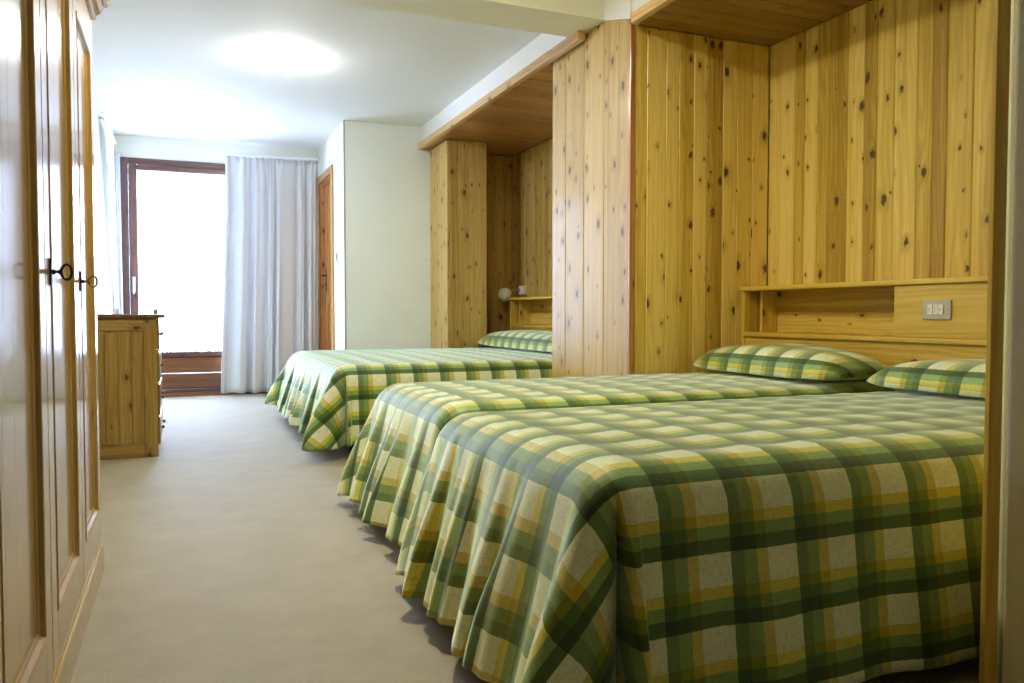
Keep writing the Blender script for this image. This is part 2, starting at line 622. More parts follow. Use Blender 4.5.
# near wall on the right, between the camera and the near alcove
B = Boxes(1)
B.box(1.674, 1.80, YR, 1.188, 0, CZ, bev=0)
B.box(1.684, XN + .02, 1.203, 1.234, 0, CZ, bev=0)
structure(B.obj('wall_right_near', M['cream_wall']))
# beam and bulkhead above the alcoves
slab('beam', XL, XP + .03, 4.08, 4.42, 2.585, CZ, 'beam')
B = Boxes(1)
B.box(2.245, 2.40, 4.44, BY - .004, 2.58, CZ, bev=0)
B.box(2.284, 2.40, 1.236, 3.794, 2.495, CZ, bev=0)
B.prism([(3.790, 2.495), (4.079, 2.580), (4.079, CZ), (3.790, CZ)], 0, 2.272, 2.2838)
B.box(2.288, 2.40, 3.794, 4.44, 2.588, CZ, bev=0)
structure(B.obj('bulkhead', M['ceiling']))

# ------------------------------------------------------------------ boarded alcoves
planks(1, N1, N2, 0, XN - .02, XN, 0, 2.47, 11, wmin=.07, wmax=.135, name='wall_near_alcove_back')
planks(0, XP + .03, XN - .021, 1, N2, N2 + .02, 0, 2.47, 12, name='wall_near_alcove_far_side', edges=[XP + .03, 2.39, 2.515, 2.60, 2.70, 2.79, 2.90, 3.0, 3.11, XN - .021])
planks(0, 1.70, XN - .021, 1, 1.236, 1.250, 0, 2.47, 13, name='wall_near_alcove_near_side')
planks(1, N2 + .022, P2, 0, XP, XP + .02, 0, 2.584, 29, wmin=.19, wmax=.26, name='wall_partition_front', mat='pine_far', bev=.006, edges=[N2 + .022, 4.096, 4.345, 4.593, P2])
slab('wall_partition', XP + .021, XN, N2 + .021, P2 - .021, 0, 2.58, 'plaster')
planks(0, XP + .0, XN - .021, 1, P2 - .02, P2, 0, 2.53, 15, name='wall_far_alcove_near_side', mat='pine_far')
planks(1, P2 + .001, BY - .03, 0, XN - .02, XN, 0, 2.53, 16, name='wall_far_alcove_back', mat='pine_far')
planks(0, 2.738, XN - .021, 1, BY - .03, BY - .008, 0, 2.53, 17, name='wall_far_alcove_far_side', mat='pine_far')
# boxed pillar at the far end of the far alcove
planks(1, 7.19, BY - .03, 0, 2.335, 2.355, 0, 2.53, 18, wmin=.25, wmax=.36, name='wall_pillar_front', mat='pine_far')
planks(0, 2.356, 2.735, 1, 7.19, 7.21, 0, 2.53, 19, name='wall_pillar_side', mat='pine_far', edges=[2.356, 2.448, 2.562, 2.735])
slab('wall_pillar', 2.357, 2.733, 7.212, BY - .01, 0, 2.53, 'plaster')
# corner batten of the partition, its shaded side put into the darker wood colour
B = Boxes(21)
B.box(XP - .004, XP + .03, N2 - .004, N2 + .020, 0, 2.47, bev=.003)
structure(B.obj('trim_2', M['pine_red']))
# alcove ceilings
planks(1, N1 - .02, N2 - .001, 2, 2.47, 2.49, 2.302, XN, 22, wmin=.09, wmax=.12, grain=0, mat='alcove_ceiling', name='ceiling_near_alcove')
planks(1, P2 + .001, BY - .009, 2, 2.535, 2.555, 2.26, XN, 23, wmin=.16, wmax=.22, grain=0, mat='pine_red', name='ceiling_far_alcove')
# fascia boards
B = Boxes(24)
B.box(2.215, 2.262, 4.285, 7.74, 2.53, 2.592, grain=1, bev=.004)
structure(B.obj('trim_3', M['trim_wood']))
B = Boxes(25)
B.box(2.258, 2.300, 1.252, N2 - .040, 2.455, 2.510, grain=1, bev=.004)
structure(B.obj('trim_4', M['trim_wood']))
# end post of the near wall
B = Boxes(26)
B.box(1.624, 1.664, 1.193, 1.207, 0, 2.75, bev=.002)
structure(B.obj('trim_5', M['pine_plain']))

# ------------------------------------------------------------------ balcony door in the back wall
def balcony_door():
    d = bpy.data.objects.new('door_1', None)
    d.location = (0.25, YB, 0)
    COL.objects.link(d)
    structure(d)
    B = Boxes(31)
    y0, y1 = YB - .02, YB + .06
    B.box(DX0, DX0 + .075, y0, y1, 0.0, DZ, bev=.004)
    B.box(DX1 - .075, DX1, y0, y1, 0.0, DZ, bev=.004)
    B.box(DX0 + .075, DX1 - .075, y0, y1, DZ - .065, DZ, grain=0, bev=.004)
    B.obj('frame', M['frame_wood'], d)
    B = Boxes(32)
    s0, s1 = YB - .035, YB + .03
    L, Rr = DX0 + .077, DX1 - .077
    B.box(L, L + .085, s0, s1, 0.045, DZ - .067, bev=.006)
    B.box(Rr - .085, Rr, s0, s1, 0.045, DZ - .067, bev=.006)
    B.box(L + .085, Rr - .085, s0, s1, DZ - .15, DZ - .067, grain=0, bev=.006)
    B.box(L + .085, Rr - .085, s0, s1, 0.425, 0.50, grain=0, bev=.006)
    B.box(L + .085, Rr - .085, s0, s1, 0.045, 0.085, grain=0, bev=.006)
    sash = B.obj('sash', M['frame_wood'], d)
    B = Boxes(33)
    B.box(L + .085, Rr - .085, s0 + .012, s1 - .01, 0.085, 0.25, grain=0, bev=.008)
    B.box(L + .085, Rr - .085, s0 + .012, s1 - .01, 0.252, 0.425, grain=0, bev=.008)
    B.obj('lower_panel', M['board_wood'], d)
    B = Boxes(34)
    B.box(L + .085, Rr - .085, YB - .002, YB + .004, 0.50, DZ - .15, bev=0)
    B.obj('pane', M['glass'], d)
    B = Boxes(35)
    B.box(L + .022, L + .052, s0 - .008, s0, 1.12, 1.28, bev=.003)
    B.tube([(L + .037, s0 - .006, 1.23), (L + .037, s0 - .04, 1.23), (L + .037, s0 - .05, 1.20), (L + .037, s0 - .05, 1.10)], .008)
    B.obj('handle', M['plate_grey'], d)
    B = Boxes(36)
    B.box(DX0, DX1, YB - .03, YB + .10, 0.0, 0.044, grain=0, bev=.004)
    B.obj('threshold', M['pine_dark'], d)
balcony_door()
slab('floor_balcony', -1.5, 2.2, YB + .15, YB + 1.6, -0.12, -0.02, 'concrete')

def drape(name, p0, p1, z0, z1, mat, folds, amp, seed, slack=(0, 0), taper=None, nx=160, nz=40, thick=.004, topamp=.35):
    """hanging cloth from p0 to p1 (xy), folds growing towards the hem; taper(v) -> (s0, s1) limits of the width at height fraction v (0 hem)"""
    r = np.random.default_rng(seed)
    p0, p1 = np.array(p0, float), np.array(p1, float)
    L = np.linalg.norm(p1 - p0)
    dr = (p1 - p0) / L
    nm = np.array([dr[1], -dr[0]])
    s = np.linspace(0, 1, nx)
    warp = s + 0.035 * np.sin(2 * np.pi * s * 2 + r.uniform(0, 6)) + 0.02 * np.sin(2 * np.pi * s * 3.3 + r.uniform(0, 6))
    ph = 2 * np.pi * folds * warp
    big = np.sin(ph) + 0.35 * np.sin(2 * ph + 1.1) + 0.3 * np.sin(0.37 * ph + r.uniform(0, 6))
    fine = np.sin(2 * np.pi * folds * 2.6 * warp + 0.7)
    V = np.zeros((nz, nx, 3))
    for j in range(nz):
        v = j / (nz - 1)
        a = amp * (1 - (1 - topamp) * v ** 1.5)
        lim = taper(v) if taper else (0, 1)
        ss = lim[0] + (lim[1] - lim[0]) * s
        top = np.clip((v - 0.93) / 0.07, 0, 1)
        off = a * (big * (1 - .6 * top) + fine * (0.12 + .5 * top) + 0.18 * np.sin(ph * 1.5 + 3 * v))
        V[j, :, 0] = p0[0] + dr[0] * L * ss + nm[0] * off
        V[j, :, 1] = p0[1] + dr[1] * L * ss + nm[1] * off
        V[j, :, 2] = z0 + (z1 - z0) * v + (0.006 * np.sin(ph * 1.3) * (1 - v)) + top * 0.006 * fine
    UV = np.zeros((nz, nx, 2))
    UV[..., 0] = s[None, :]
    UV[..., 1] = np.linspace(0, 1, nz)[:, None]
    o = grid_mesh(name, V, UV, M[mat])
    so = o.modifiers.new('cloth', 'SOLIDIFY')
    so.thickness = thick
    so.offset = 0
    return o

def hangs(o):
    return o

c = drape('curtain', (0.455, 9.135), (1.425, 9.135), 0.03, 2.588, 'curtain', 6.5, .042, 3,
          taper=lambda v: (-0.06 + .06 * min(1, v * 1.3) + .02 * v, 0.98 + .03 * v))
tag(c, 'pale grey full-length curtain hanging to the right of the balcony door', 'curtain')
c = drape('curtain', (-0.615, 9.185), (-0.545, 9.185), 0.05, 2.55, 'curtain', 2.5, .018, 5, nx=60,
          taper=lambda v: (0.05, 0.95 + .12 * (1 - v)))
tag(c, 'narrow gathered grey curtain strip in the corner to the left of the balcony door', 'curtain')
c = drape('voile_curtain', (-0.595, 7.75), (-0.595, 9.10), 0.95, 2.62, 'voile', 9, .012, 6,
          taper=lambda v: (0.12 + .80 * (1 - v) ** .9, 0.99))
tag(c, 'white voile curtain swept back along the left wall', 'curtain')
n = drape('net_curtain', (-0.395, 9.222), (0.90, 9.222), 0.485, 2.385, 'sheer', 24, .006, 7, nx=260, thick=0.0015)
tag(n, 'white net curtain covering the glass of the balcony door', 'net curtain')
# rails
B = Boxes(41)
B.box(0.40, 1.47, 9.115, 9.155, 2.605, 2.632, bev=.004)
B.box(0.48, 0.50, 9.155, YB, 2.607, 2.63, bev=.002)
B.box(1.36, 1.38, 9.155, YB, 2.607, 2.63, bev=.002)
tag(B.obj('curtain_rail', M['white_plastic']), 'white rail over the wide grey curtain', 'curtain rail')
B = Boxes(42)
B.box(-0.612, -0.578, 7.80, 9.14, 2.625, 2.650, bev=.004)
B.box(-0.639, -0.612, 8.0, 8.02, 2.627, 2.648, bev=.002)
B.box(-0.639, -0.612, 8.95, 8.97, 2.627, 2.648, bev=.002)
tag(B.obj('curtain_rail', M['white_plastic']), 'white rail on the left wall carrying the voile curtain', 'curtain rail')
B = Boxes(43)
B.tube([(-0.40, 9.222, 2.39), (0.92, 9.222, 2.39)], .005, n=8)
tag(B.obj('net_curtain_rod', M['white_plastic']), 'thin white rod across the top of the net curtain', 'curtain rod')

# ------------------------------------------------------------------ bathroom door in the block's side
def room_door():
    d = bpy.data.objects.new('door_2', None)
    d.location = (BX, 8.79, 0)
    COL.objects.link(d)
    structure(d)
    B = Boxes(51)
    x0, x1 = BX - .022, BX + .0
    B.box(x0, x1, JY0 - .07, JY0 + .012, 0, JZ + .07, bev=.005)
    B.box(x0, x1, JY1 - .012, JY1 + .07, 0, JZ + .07, bev=.005)
    B.box(x0, x1, JY0 + .012, JY1 - .012, JZ - .012, JZ + .07, grain=1, bev=.005)
    B.box(BX, BX + .12, JY0, JY0 + .025, 0, JZ, bev=.002)
    B.box(BX, BX + .12, JY1 - .025, JY1, 0, JZ, bev=.002)
    B.box(BX, BX + .12, JY0 + .025, JY1 - .025, JZ - .025, JZ, grain=1, bev=.002)
    B.obj('frame', M['door_wood'], d)
    B = Boxes(52)
    a, b = JY0 + .027, JY1 - .027
    s0, s1 = BX + .05, BX + .09
    B.box(s0, s1, a, a + .11, .005, JZ - .03, bev=.003)
    B.box(s0, s1, b - .11, b, .005, JZ - .03, bev=.003)
    for z0, z1 in ((.005, .2), (1.0, 1.14), (JZ - .16, JZ - .03)):
        B.box(s0, s1, a + .11, b - .11, z0, z1, grain=1, bev=.003)
    B.obj('door_leaf', M['door_wood'], d)
    B = Boxes(53)
    for z0, z1 in ((.2, 1.0), (1.14, JZ - .16)):
        k = 5
        wd = (b - a - .22) / k
        for i in range(k):
            B.box(s0 + .012, s1 - .01, a + .11 + i * wd, a + .11 + (i + 1) * wd, z0, z1, bev=.003)
    B.obj('door_panel', M['door_wood'], d)
    B = Boxes(54)
    hy = b - .055
    B.box(s0 - .006, s0, hy - .02, hy + .02, 1.14, 1.40, bev=.003)
    B.tube([(s0, hy, 1.32), (s0 - .045, hy, 1.32), (s0 - .055, hy - .02, 1.32), (s0 - .052, hy - .12, 1.315)], .009)
    B.tube([(s0 - .003, hy, 1.22), (s0 - .02, hy, 1.22)], .010)
    B.obj('door_handle', M['black_metal'], d)
room_door()

B = Boxes(55)
t = thing('light_switch', 'white switch with a grey rocker beside the bathroom door frame', 'light switch', (BX, 8.12, 1.45))
B.box(BX - .012, BX - .0005, 8.08, 8.17, 1.40, 1.53, bev=.003)
B.obj('plate', M['white_plastic'], t)
B = Boxes(56)
B.box(BX - .022, BX - .0125, 8.095, 8.13, 1.43, 1.50, bev=.003)
B.obj('rocker', M['grey_plastic'], t)

# ------------------------------------------------------------------ ceiling lamps
def ceiling_lamp(x, y, mat, label, deep=.075):
    t = thing('ceiling_lamp', label, 'ceiling lamp', (x, y, CZ), 'round ceiling lamps')
    B = Boxes(61)
    B.lathe([(.150, -.022), (.155, -.016), (.155, -.004), (.15, 0)], (x, y, CZ - .001))
    B.obj('lamp_base', M['white_plastic'], t)
    B = Boxes(62)
    prof = [(.168 * math.cos(a), -.023 - deep * math.sin(a)) for a in np.linspace(0, math.pi / 2 - .01, 10)]
    B.lathe(prof, (x, y, CZ - .001))
    B.obj('lamp_shade', M[mat], t)
ceiling_lamp(0.72, 6.05, 'lamp_far', 'round lit lamp glowing on the ceiling beyond the beam')
ceiling_lamp(0.80, 2.95, 'lamp_near', 'round lit lamp on the ceiling over the two near beds, before the beam', deep=.04)

# ------------------------------------------------------------------ wardrobe along the left wall
def wardrobe():
    t = thing('wardrobe', 'tall varnished pine wardrobe with four panelled doors standing along the left wall', 'wardrobe', (-0.45, 2.3, 0))
    xf, xb, y0, y1 = -0.294, XL + .004, 0.73, 3.10
    B = Boxes(71)
    B.box(xb, xf, y0, y0 + .022, 0.09, 1.895, bev=.002)
    B.box(xb, xf, y1 - .022, y1, 0.09, 1.895, bev=.002)
    B.box(xb, xb + .012, y0 + .022, y1 - .022, 0.09, 1.895, bev=.001)
    B.box(xb, xf, y0 + .022, y1 - .022, 0.09, 0.112, grain=1, bev=.001)
    B.box(xb, xf, y0, y1, 1.896, 1.915, grain=1, bev=.001)
    B.box(xb + .012, xf - .002, 1.95, 1.968, 0.112, 1.895, bev=.001)
    B.obj('carcass', M['pine_ward'], t)
    B = Boxes(72)
    # plinth with moulded top
    B.prism([(xb, 0.0), (-0.266, 0.0), (-0.266, .084), (-0.2685, .092), (-0.2725, .096), (-0.2725, .104), (-0.278, .112), (-0.2935, .112), (-0.2935, .089), (xb, .089)], 1, y0 - .006, y1 + .006)
    B.obj('plinth', M['pine_ward'], t)
    B = Boxes(73)
    prof = [(xb, 1.915), (-0.268, 1.915), (-0.262, 1.923), (-0.262, 1.931), (-0.250, 1.939), (-0.240, 1.953), (-0.236, 1.963),
            (-0.226, 1.963), (-0.218, 1.975), (-0.216, 1.999), (xb, 1.999)]
    B.prism(prof, 1, y0 - .05, y1 + .045)
    B.obj('cornice', M['pine_ward'], t)
    edges = [0.77, 1.36, 1.955, 2.545, 3.096]
    for i, (a, b) in enumerate(zip(edges, edges[1:])):
        a += .003
        b -= .003
        if i == 0:
            a = y0 + .003
        z0, z1 = .118, 1.89
        st, rl = .082, .106
        D = Boxes(80 + i)
        x0, x1 = xf + .001, -0.272
        D.box(x0, x1, a, a + st, z0, z1, bev=.002)
        D.box(x0, x1, b - st, b, z0, z1, bev=.002)
        D.box(x0, x1, a + st, b - st, z0, z0 + rl, grain=1, bev=.002)
        D.box(x0, x1, a + st, b - st, z1 - .12, z1, grain=1, bev=.002)
        door = D.obj('door', M['pine_ward'], t)
        # mouldings round the panel
        D = Boxes(84 + i)
        pa, pb, pz0, pz1 = a + st, b - st, z0 + rl, z1 - .12
        mw = .030
        sec = lambda s: [(-0.2915, 0), (-0.2755, 0), (-0.2700, s * .004), (-0.2715, s * .010), (-0.2800, s * .016), (-0.2830, s * .024), (-0.2915, s * mw)]
        D.prism([(x, pa + y) for x, y in sec(1)], 2, pz0, pz1)
        D.prism([(x, pb + y) for x, y in sec(-1)], 2, pz0, pz1)
        D.prism([(x, pz0 + y) for x, y in sec(1)], 1, pa, pb)
        D.prism([(x, pz1 + y) for x, y in sec(-1)], 1, pa, pb)
        D.obj('moulding', M['pine_mould'], door)
        D = Boxes(88 + i)
        k = 4
        wd = (pb - pa) / k
        for j in range(k):
            D.box(-0.2925, -0.2845, pa + j * wd + .0003, pa + (j + 1) * wd - .0003, pz0, pz1, bev=.0006)
        D.obj('door_panel', M['pine_ward'], door)
        if i < 2:
            continue
        # lock plate and key
        ky, kz = (2.026, 0.9915) if i == 2 else (2.609, 0.9915)
        D = Boxes(92 + i)
        D.box(-0.2718, -0.268, ky - .010, ky + .010, kz - .030, kz + .030, bev=.001)
        D.lathe([(.006, -0.268), (.006, -0.262), (.004, -0.261)], (0, ky, kz), axis=0, n=12)
        D.obj('lock_plate', M['black_metal'], door)
        D = Boxes(95 + i)
        D.tube([(-0.270, ky, kz), (-0.250, ky, kz)], .0035, n=10)
        D.lathe([(.0035, -0.257), (.0055, -0.2555), (.0055, -0.2535), (.0035, -0.252)], (0, ky, kz), axis=0, n=12)
        yaw = 0.5
        ring = []
        for q in range(24):
            an = q / 24 * math.tau
            lx, lz = 0.0105 * (1 + math.cos(an)), 0.0165 * math.sin(an) * (1 + .12 * math.cos(an))
            ring.append((-0.2505 + lx, ky, kz + lz))
        D.tube(ring, .0032, n=8, closed=True)
        D.obj('key', M['black_metal'] if i == 2 else M['brass'], door)
    t.location.x += .008
wardrobe()

# ------------------------------------------------------------------ chest of drawers
def chest():
    t = thing('chest_of_drawers', 'low knotty pine chest of drawers against the left wall beyond the wardrobe', 'chest of drawers', (-0.38, 5.8, 0))
    x0, x1, y0, y1 = XL + .006, -0.135, 5.445, 6.14
    B = Boxes(101)
    # side frame: stiles and rails with a boarded panel between
    B.box(x1 - .075, x1, y0, y0 + .022, 0, .865, bev=.003)
    B.box(x0, x0 + .06, y0, y0 + .022, 0, .865, bev=.003)
    B.box(x0 + .06, x1 - .075, y0, y0 + .022, .79, .865, grain=0, bev=.004)
    B.box(x0 + .06, x1 - .075, y0, y0 + .022, 0, .085, grain=0, bev=.004)
    B.box(x0, x1, y1 - .022, y1, 0, .865, bev=.003)
    B.box(x0, x0 + .01, y0 + .022, y1 - .022, 0.06, .865, bev=.001)
    B.box(x0 + .01, x1 - .012, y0 + .022, y1 - .022, .05, .07, grain=1, bev=.001)
    for z in (.25, .455, .66):
        B.box(x0 + .01, x1 - .003, y0 + .022, y1 - .022, z - .008, z + .008, grain=1, bev=.001)
    B.obj('carcass', M['pine_chest'], t)
    B = Boxes(102)
    xs = np.linspace(x0 + .06, x1 - .075, 6)
    for a, b in zip(xs, xs[1:]):
        B.box(a + .0005, b - .0005, y0 + .010, y0 + .019, .085, .79, bev=.002)
    B.obj('side_panel', M['pine_chest'], t)
    B = Boxes(103)
    B.box(x0, x1 + .048, y0 - .022, y1 + .02, .867, .892, grain=1, bev=.006, seg=2)
    B.obj('top', M['pine_dark'], t)
    zs = [(.075, .245), (.263, .45), (.468, .655), (.673, .855)]
    for i, (a, b) in enumerate(zs):
        B = Boxes(104 + i)
        B.box(x1 - .002, x1 + .014, y0 + .026, y1 - .026, a, b, grain=1, bev=.005, seg=2)
        d = B.obj('drawer', M['pine_chest'], t)
        for ky in (y0 + .20, y1 - .20):
            B = Boxes(110 + i)
            B.lathe([(.006, x1 + .0135), (.006, x1 + .019), (.011, x1 + .024), (.012, x1 + .029), (.008, x1 + .034), (.002, x1 + .035)], (0, ky, (a + b) / 2), axis=0, n=16)
            B.obj('knob', M['pine_dark'], d)
    B = Boxes(115)
    B.prism([(y0 + .023, .072), (y1 - .023, .072), (y1 - .023, 0.0), (y1 - .09, 0.0), (y1 - .14, .035), (y0 + .14, .035), (y0 + .09, 0.0), (y0 + .023, 0.0)], 0, x1 - .02, x1 - .004, grain=1)
    B.obj('apron', M['pine_dark'], t)
chest()
B = Boxes(118)
B.box(-0.160, -0.130, 5.66, 5.71, .8925, .928, bev=.004, seg=2)
tag(B.obj('small_box', M['grey_plastic']), 'tiny grey box at the front edge of the chest of drawers top', 'box')

# ------------------------------------------------------------------ headboards with shelf
def headboard(y0, y1, label, box=None, ztop=1.052):
    xf, xb = 3.032, XN - .022
    t = thing('headboard', label, 'headboard', (xf, (y0 + y1) / 2, 0))
    for y in (y0, y1 - .028):
        B = Boxes(121 + int(y * 10))
        B.box(xf, xb, y, y + .028, 0, ztop - .026, bev=.003)
        B.obj('side_panel', M['pine_plain'], t)
    B = Boxes(131)
    B.box(xf - .012, xb, y0 - .006, y1 + .006 if box is None else y1, ztop - .025, ztop, grain=1, bev=.006, seg=2)
    B.obj('top_shelf', M['pine_plain'], t)
    B = Boxes(132)
    B.box(xf - .010, xb, y0 + .029, y1 - .029, .765, .790, grain=1, bev=.006, seg=2)
    B.obj('lower_shelf', M['pine_plain'], t)
    B = Boxes(133)
    B.box(xf + .006, xf + .026, y0 + .029, y1 - .029, .15, .46, grain=1, bev=.002)
    B.box(xf + .006, xf + .026, y0 + .029, y1 - .029, .461, .764, grain=1, bev=.002)
    B.obj('front_panel', M['pine_plain'], t)
    B = Boxes(134)
    B.box(xb - .014, xb - .002, y0 + .029, y1 - .029, .791, .905, grain=1, bev=.001)
    B.box(xb - .014, xb - .002, y0 + .029, y1 - .029, .906, ztop - .0265, grain=1, bev=.001)
    B.obj('back_panel', M['pine'], t)
    for y in (y1 - .10, ):
        B = Boxes(135)
        B.box(xf + .07, xb - .015, y, y + .022, .791, ztop - .026, bev=.002)
        B.obj('divider', M['pine_plain'], t)
    if box:
        B = Boxes(136)
        B.box(xf + .004, xf + .022, box[0], box[1], .791, ztop - .0265, grain=1, bev=.002)
        B.box(xf + .022, xb - .015, box[1] - .02, box[1], .791, ztop - .0265, grain=2, bev=.001)
        B.box(xf + .022, xb - .015, box[0], box[0] + .02, .791, ztop - .0265, grain=2, bev=.001)
        B.obj('box_front', M['pine_plain'], t)
headboard(N1 + .01, N2 - .010, 'long pine headboard with an open shelf and a closed box behind the two near beds', box=(1.62, 2.712))
headboard(4.82, 7.33, 'pine headboard with open shelves behind the far bed')

# socket plate on the near headboard
t = thing('socket_plate', 'brushed metal plate with white switches set in the near headboard', 'socket plate', (3.03, 2.48, .9))
B = Boxes(141)
B.box(3.027, 3.0352, 2.412, 2.552, .872, .957, bev=.003, seg=2)
B.obj('plate', M['plate_grey'], t)
for i in range(3):
    B = Boxes(142)
    yy = 2.445 + i * .0265
    B.box(3.021, 3.0268, yy, yy + .0235, .893, .937, bev=.002, seg=2)
    o = B.obj('switch_module', M['white_plastic'], t)
    B = Boxes(143)
    if i == 1:
        for zz in (.905, .915, .925):
            B.lathe([(.0022, 3.0200), (.0022, 3.0215)], (0, yy + .0118, zz), axis=0, n=10)
        B.obj('socket_hole', M['hole'], o)
    else:
        B.box(3.0190, 3.0212, yy + .011, yy + .0135, .908, .922, bev=.0004)
        B.obj('switch_mark', M['grey_plastic'], o)
for yy in (2.424, 2.540):
    B = Boxes(144)
    B.lathe([(.0035, 3.0255), (.0035, 3.0272)], (0, yy, .9145), axis=0, n=10)
    B.obj('screw', M['grey_plastic'], t)

# bedside lamp over the far headboard
t = thing('wall_lamp', 'small white globe reading lamp at the end of the far headboard', 'wall lamp', (3.22, 7.38, 1.12))
B = Boxes(151)
B.box(3.175, XN - .0205, 7.37, 7.45, 1.085, 1.175, bev=.006, seg=2)
B.obj('bracket', M['white_plastic'], t)
B = Boxes(152)
B.tube([(3.18, 7.41, 1.13), (3.13, 7.43, 1.14), (3.09, 7.45, 1.12)], .009, n=10)
B.obj('arm', M['grey_plastic'], t)
B = Boxes(153)
R_ = .072
prof = [(R_ * math.sin(a), -R_ * math.cos(a)) for a in np.linspace(0.02, math.pi - .02, 18)]
B.lathe(prof, (3.035, 7.47, 1.085))
B.obj('lamp_shade', M['white_plastic'], t)

# ------------------------------------------------------------------ beds, bedspreads, pillows
def bed(x0, x1, y0, y1, label, ztop=.545):
    t = thing('bed', label, 'bed', ((x0 + x1) / 2, (y0 + y1) / 2, 0))
    B = Boxes(161)
    B.box(x0, x1, y0, y1, .20, .29, grain=0, bev=.01)
    B.obj('bed_frame', M['dark_leg'], t)
    B = Boxes(162)
    B.box(x0 + .03, x1 - .01, y0 + .03, y1 - .03, .292, ztop, bev=.06, seg=4)
    B.obj('mattress', M['mattress'], t)
    for lx in (x0 + .01, x1 - .07):
        for ly in (y0 + .02, y1 - .08):
            B = Boxes(163)
            B.prism([(lx + .008, ly + .008), (lx + .052, ly + .008), (lx + .052, ly + .052), (lx + .008, ly + .052)], 2, 0.0, .199, bev=.003)
            B.obj('leg', M['dark_leg'], t)
    return t

def sstep(a, b, x):
    q = np.clip((x - a) / (b - a), 0, 1)
    return q * q * (3 - 2 * q)

def bedspread(x0, xh, y0, y1, zt, D, label, group, seed, foot_a=15, near_a=6, far_a=6, corner=((1, 1), (1, 1)), Rr=.115, phase=.10, phase_s=.135, foot_amp=1.0, Dfar=None):
    """square cloth laid over the bed: s runs along it from head to foot and down, t across it and down both sides"""
    rng = np.random.default_rng(seed)
    ND = 38
    q = np.linspace(0, 1, ND + 1)
    a_foot = (q ** 1.0)[1:]
    nS, nT = 84, int(round((y1 - y0) / .012))
    S_ = np.concatenate([np.linspace(xh, x0, nS), x0 - a_foot])          # x positions; drop part as fractions
    sdrop = np.concatenate([np.zeros(nS), a_foot])
    sx = np.concatenate([np.linspace(xh, x0, nS), np.full(ND, x0)])
    tdrop = np.concatenate([-a_foot[::-1], np.zeros(nT), a_foot])
    ty = np.concatenate([np.full(ND, y0), np.linspace(y0, y1, nT), np.full(ND, y1)])
    A = np.repeat(sdrop[:, None], len(ty), 1)
    Bq = np.repeat(tdrop[None, :], len(sx), 0)
    X = np.repeat(sx[:, None], len(ty), 1)
    Y = np.repeat(ty[None, :], len(sx), 0)
    side = np.sign(Bq)
    Bb = np.abs(Bq)
    m = np.maximum(A, Bb)
    with np.errstate(divide='ignore', invalid='ignore'):
        phi = np.where(m > 0, np.where(A >= Bb, np.pi / 2 - np.pi / 4 * np.where(A > 0, Bb / np.maximum(A, 1e-9), 0), np.pi / 4 * np.where(Bb > 0, A / np.maximum(Bb, 1e-9), 0)), 0)
    Dl = np.where(side > 0, Dfar if Dfar else D, D)
    Dl = D + (Dl - D) * np.cos(phi)
    d = m * Dl * (1 + .05 * np.sin(2 * phi) ** 2)
    nx = -np.sin(phi)
    ny = side * np.cos(phi)
    al = np.radians(foot_a * np.sin(phi) ** 2 + np.where(side < 0, near_a, far_a) * np.cos(phi) ** 2)
    thm = np.pi / 2 - al
    La = Rr * thm
    th = np.minimum(d / Rr, thm)
    out = Rr * np.sin(th) + np.maximum(d - La, 0) * np.sin(al)
    dz = Rr * (1 - np.cos(th)) + np.maximum(d - La, 0) * np.cos(al)
    # folds
    tt = phi / (np.pi / 2)
    wgt = sstep(.04, D * .95, d)
    isfoot = (A > 0) & (Bb == 0)
    isside = (A == 0) & (Bb > 0)
    iscor = (A > 0) & (Bb > 0)
    yy = (Y - y0) / (y1 - y0)
    wl = 2 * np.pi * (Y + .03 * np.sin(2 * np.pi * Y / .43 + seed) + .02 * A)
    win = sstep(0, .14, yy) * sstep(0, .14, 1 - yy)
    r1, r2, r3 = rng.uniform(0, 6, 3)
    base = .5 + .5 * np.sin(wl / .215 + r1)
    ff = (.012 * base ** 1.8 + .012 * np.sin(wl / .41 + r2) + .004 * np.sin(wl / .10 + r3)) * win * foot_amp
    for yk, ak, sk in zip(np.linspace(.18, .84, 3 + int((y1 - y0) / .8)) + rng.uniform(-.05, .05, 3 + int((y1 - y0) / .8)), rng.uniform(.5, 1.2, 9), rng.choice([-1, 1], 9)):
        uu = (Y - (y0 + yk * (y1 - y0)) - sk * .05 * A) * sk
        ff = ff + .040 * ak * win * foot_amp * np.where(uu < 0, np.exp(-(uu / .075) ** 2), np.exp(-(uu / .018) ** 2)) - .014 * ak * win * np.exp(-((uu - .035) / .02) ** 2)
    fold = np.where(isfoot, ff, 0.0)
    xx = (xh - X)
    wv = .010 * np.sin(2 * np.pi * X / .52 + r2) + .005 * np.sin(2 * np.pi * X / .23 + r3)
    fold = np.where(isside, wv * sstep(0, .2, X - x0), fold)
    cf = 1.0
    g = lambda c, w_: np.exp(-((tt - c) / w_) ** 2)
    cs_ = np.where(side < 0, corner[0][0], corner[1][0])
    cfo = np.where(side < 0, corner[0][1], corner[1][1])
    cr = cs_ * .050 * g(.09, .06) + cfo * .150 * g(.66, .16) - .085 * g(.25, .075)
    cr = cr * sstep(0, .08, tt) * sstep(0, .12, 1 - tt)
    fold = np.where(iscor, cr * cf, fold)
    out = out + wgt * fold
    # corner: the crease also pulls the cloth in early, near the mattress edge
    out = out - np.where(iscor, cf * .045 * g(.25, .09) * sstep(.09, .19, d), 0)
    VX = X + nx * out
    VY = Y + ny * out
    # top: slight crown and quilted waves
    ux = (X - x0) / (xh - x0)
    crown = .010 * np.sin(np.pi * np.clip(yy, 0, 1)) * np.sin(np.pi * np.clip(ux, 0, 1)) ** .5
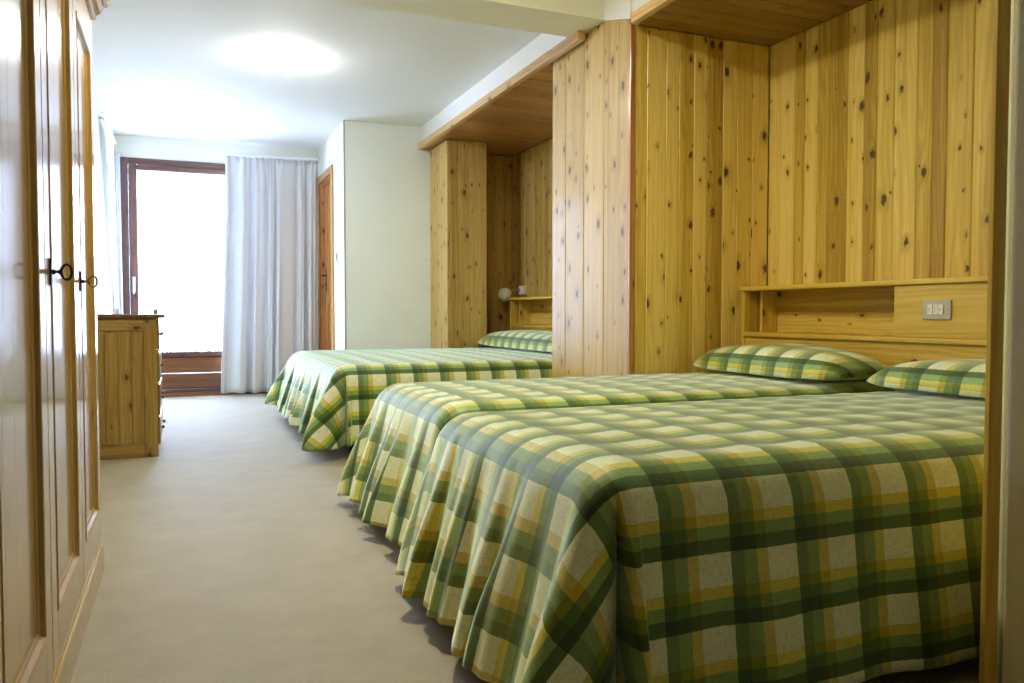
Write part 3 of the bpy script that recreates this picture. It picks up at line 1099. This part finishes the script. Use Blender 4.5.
    rip = .0022 * np.sin(2 * np.pi * X / .19 + r1 + .6 * np.sin(5 * Y)) + .0014 * np.sin(2 * np.pi * Y / .16 + .8 * np.sin(4 * X + r2))
    VZ = zt - dz + np.where(m == 0, rip + crown, 0)
    V = np.stack([VX, VY, VZ], -1)
    V[..., 2] = np.maximum(V[..., 2], 0.012)
    fs = X - d * np.sin(phi)
    ft = Y + side * d * np.cos(phi)
    UV = np.stack([(x0 - phase_s - fs) / PU, (y0 - phase - ft) / PV], -1)
    o = grid_mesh('bedspread', V, UV, M['plaid'])
    so = o.modifiers.new('cloth', 'SOLIDIFY')
    so.thickness = .005
    so.offset = 0
    if V is not None:
        me = o.data
    return tag(o, label, 'bedspread', group)

def pillow(xc, y0, y1, z, h, wx, label, seed, group):
    n, mm = 64, 36
    r = np.random.default_rng(seed)
    a = np.linspace(-1, 1, n)
    b = np.linspace(-1, 1, mm)
    Aq, Bv = np.meshgrid(a, b, indexing='ij')
    rise = np.maximum(0, 1 - np.abs(Aq) ** 5) ** .60 * np.maximum(0, 1 - np.abs(Bv) ** 3.2) ** .50
    # corners drawn to points, long sides pulled in a little
    sx = 1 - .30 * np.abs(Aq) ** 5
    sy = 1 - .03 * (1 - Bv ** 2)
    lump = 1 + .05 * np.sin(3 * Aq + r.uniform(0, 6)) + .03 * np.sin(7 * Aq + 2 * Bv + r.uniform(0, 6))
    X = xc + wx / 2 * Bv * sx
    Y = (y0 + y1) / 2 + (y1 - y0) / 2 * Aq * sy
    Zt = z + .014 + (h - .014) * rise * lump + .012 * np.abs(Aq) ** 8
    Zb = z + .014 - .013 * rise + .012 * np.abs(Aq) ** 8
    top = np.stack([X, Y, Zt], -1)
    bot = np.stack([X, Y, Zb], -1)
    # one closed tube round the pillow: top from front to back, bottom from back to front
    V = np.concatenate([top, bot[:, ::-1][:, 1:]], 1)
    arc = np.concatenate([np.zeros((n, 1)), np.cumsum(np.linalg.norm(np.diff(V, axis=1), axis=2), 1)], 1)
    UV = np.stack([-(V[..., 1] - y0) / .172, arc / .150 + .35], -1)
    o = grid_mesh('pillow', V, UV, M['plaid'])
    bm = bmesh.new()
    bm.from_mesh(o.data)
    bmesh.ops.remove_doubles(bm, verts=bm.verts[:], dist=1e-5)
    bmesh.ops.recalc_face_normals(bm, faces=bm.faces[:])
    bm.to_mesh(o.data)
    bm.free()
    return tag(o, label, 'pillow', group)

BG, PG = 'green plaid bedspreads', 'plaid covered pillows'
bed(.97, 3.02, 1.56, 2.43, 'single bed nearest the post, under a plaid bedspread')
bed(.97, 3.02, 2.70, 3.57, 'single bed beside the boarded partition, under a plaid bedspread')
bed(.97, 3.02, 5.01, 6.96, 'double bed in the far alcove, under a plaid bedspread')
bedspread(.870, 2.99, 1.510, 2.415, .575, .588, 'green plaid bedspread on the near bed beside the end post', BG, 1, near_a=7, far_a=0, corner=((1, 1), (0, .35)))
bedspread(.940, 2.99, 2.715, 3.58, .575, .585, 'green plaid bedspread on the middle bed beside the boarded partition', BG, 4, near_a=0, far_a=6, corner=((0, .35), (.8, .65)))
bedspread(.965, 2.99, 4.985, 6.96, .575, .545, 'green plaid bedspread on the wide far bed', BG, 8, near_a=5, far_a=5, phase=.12, Dfar=.48)
pillow(2.80, 1.50, 2.50, .5925, .130, .44, 'plaid pillow on the near bed under the socket plate', 1, PG)
pillow(2.79, 2.62, 3.69, .5925, .145, .46, 'plaid pillow on the middle bed, before the open shelf', 2, PG)
pillow(2.80, 5.00, 7.22, .5925, .15, .44, 'long plaid pillow on the wide far bed', 3, PG)
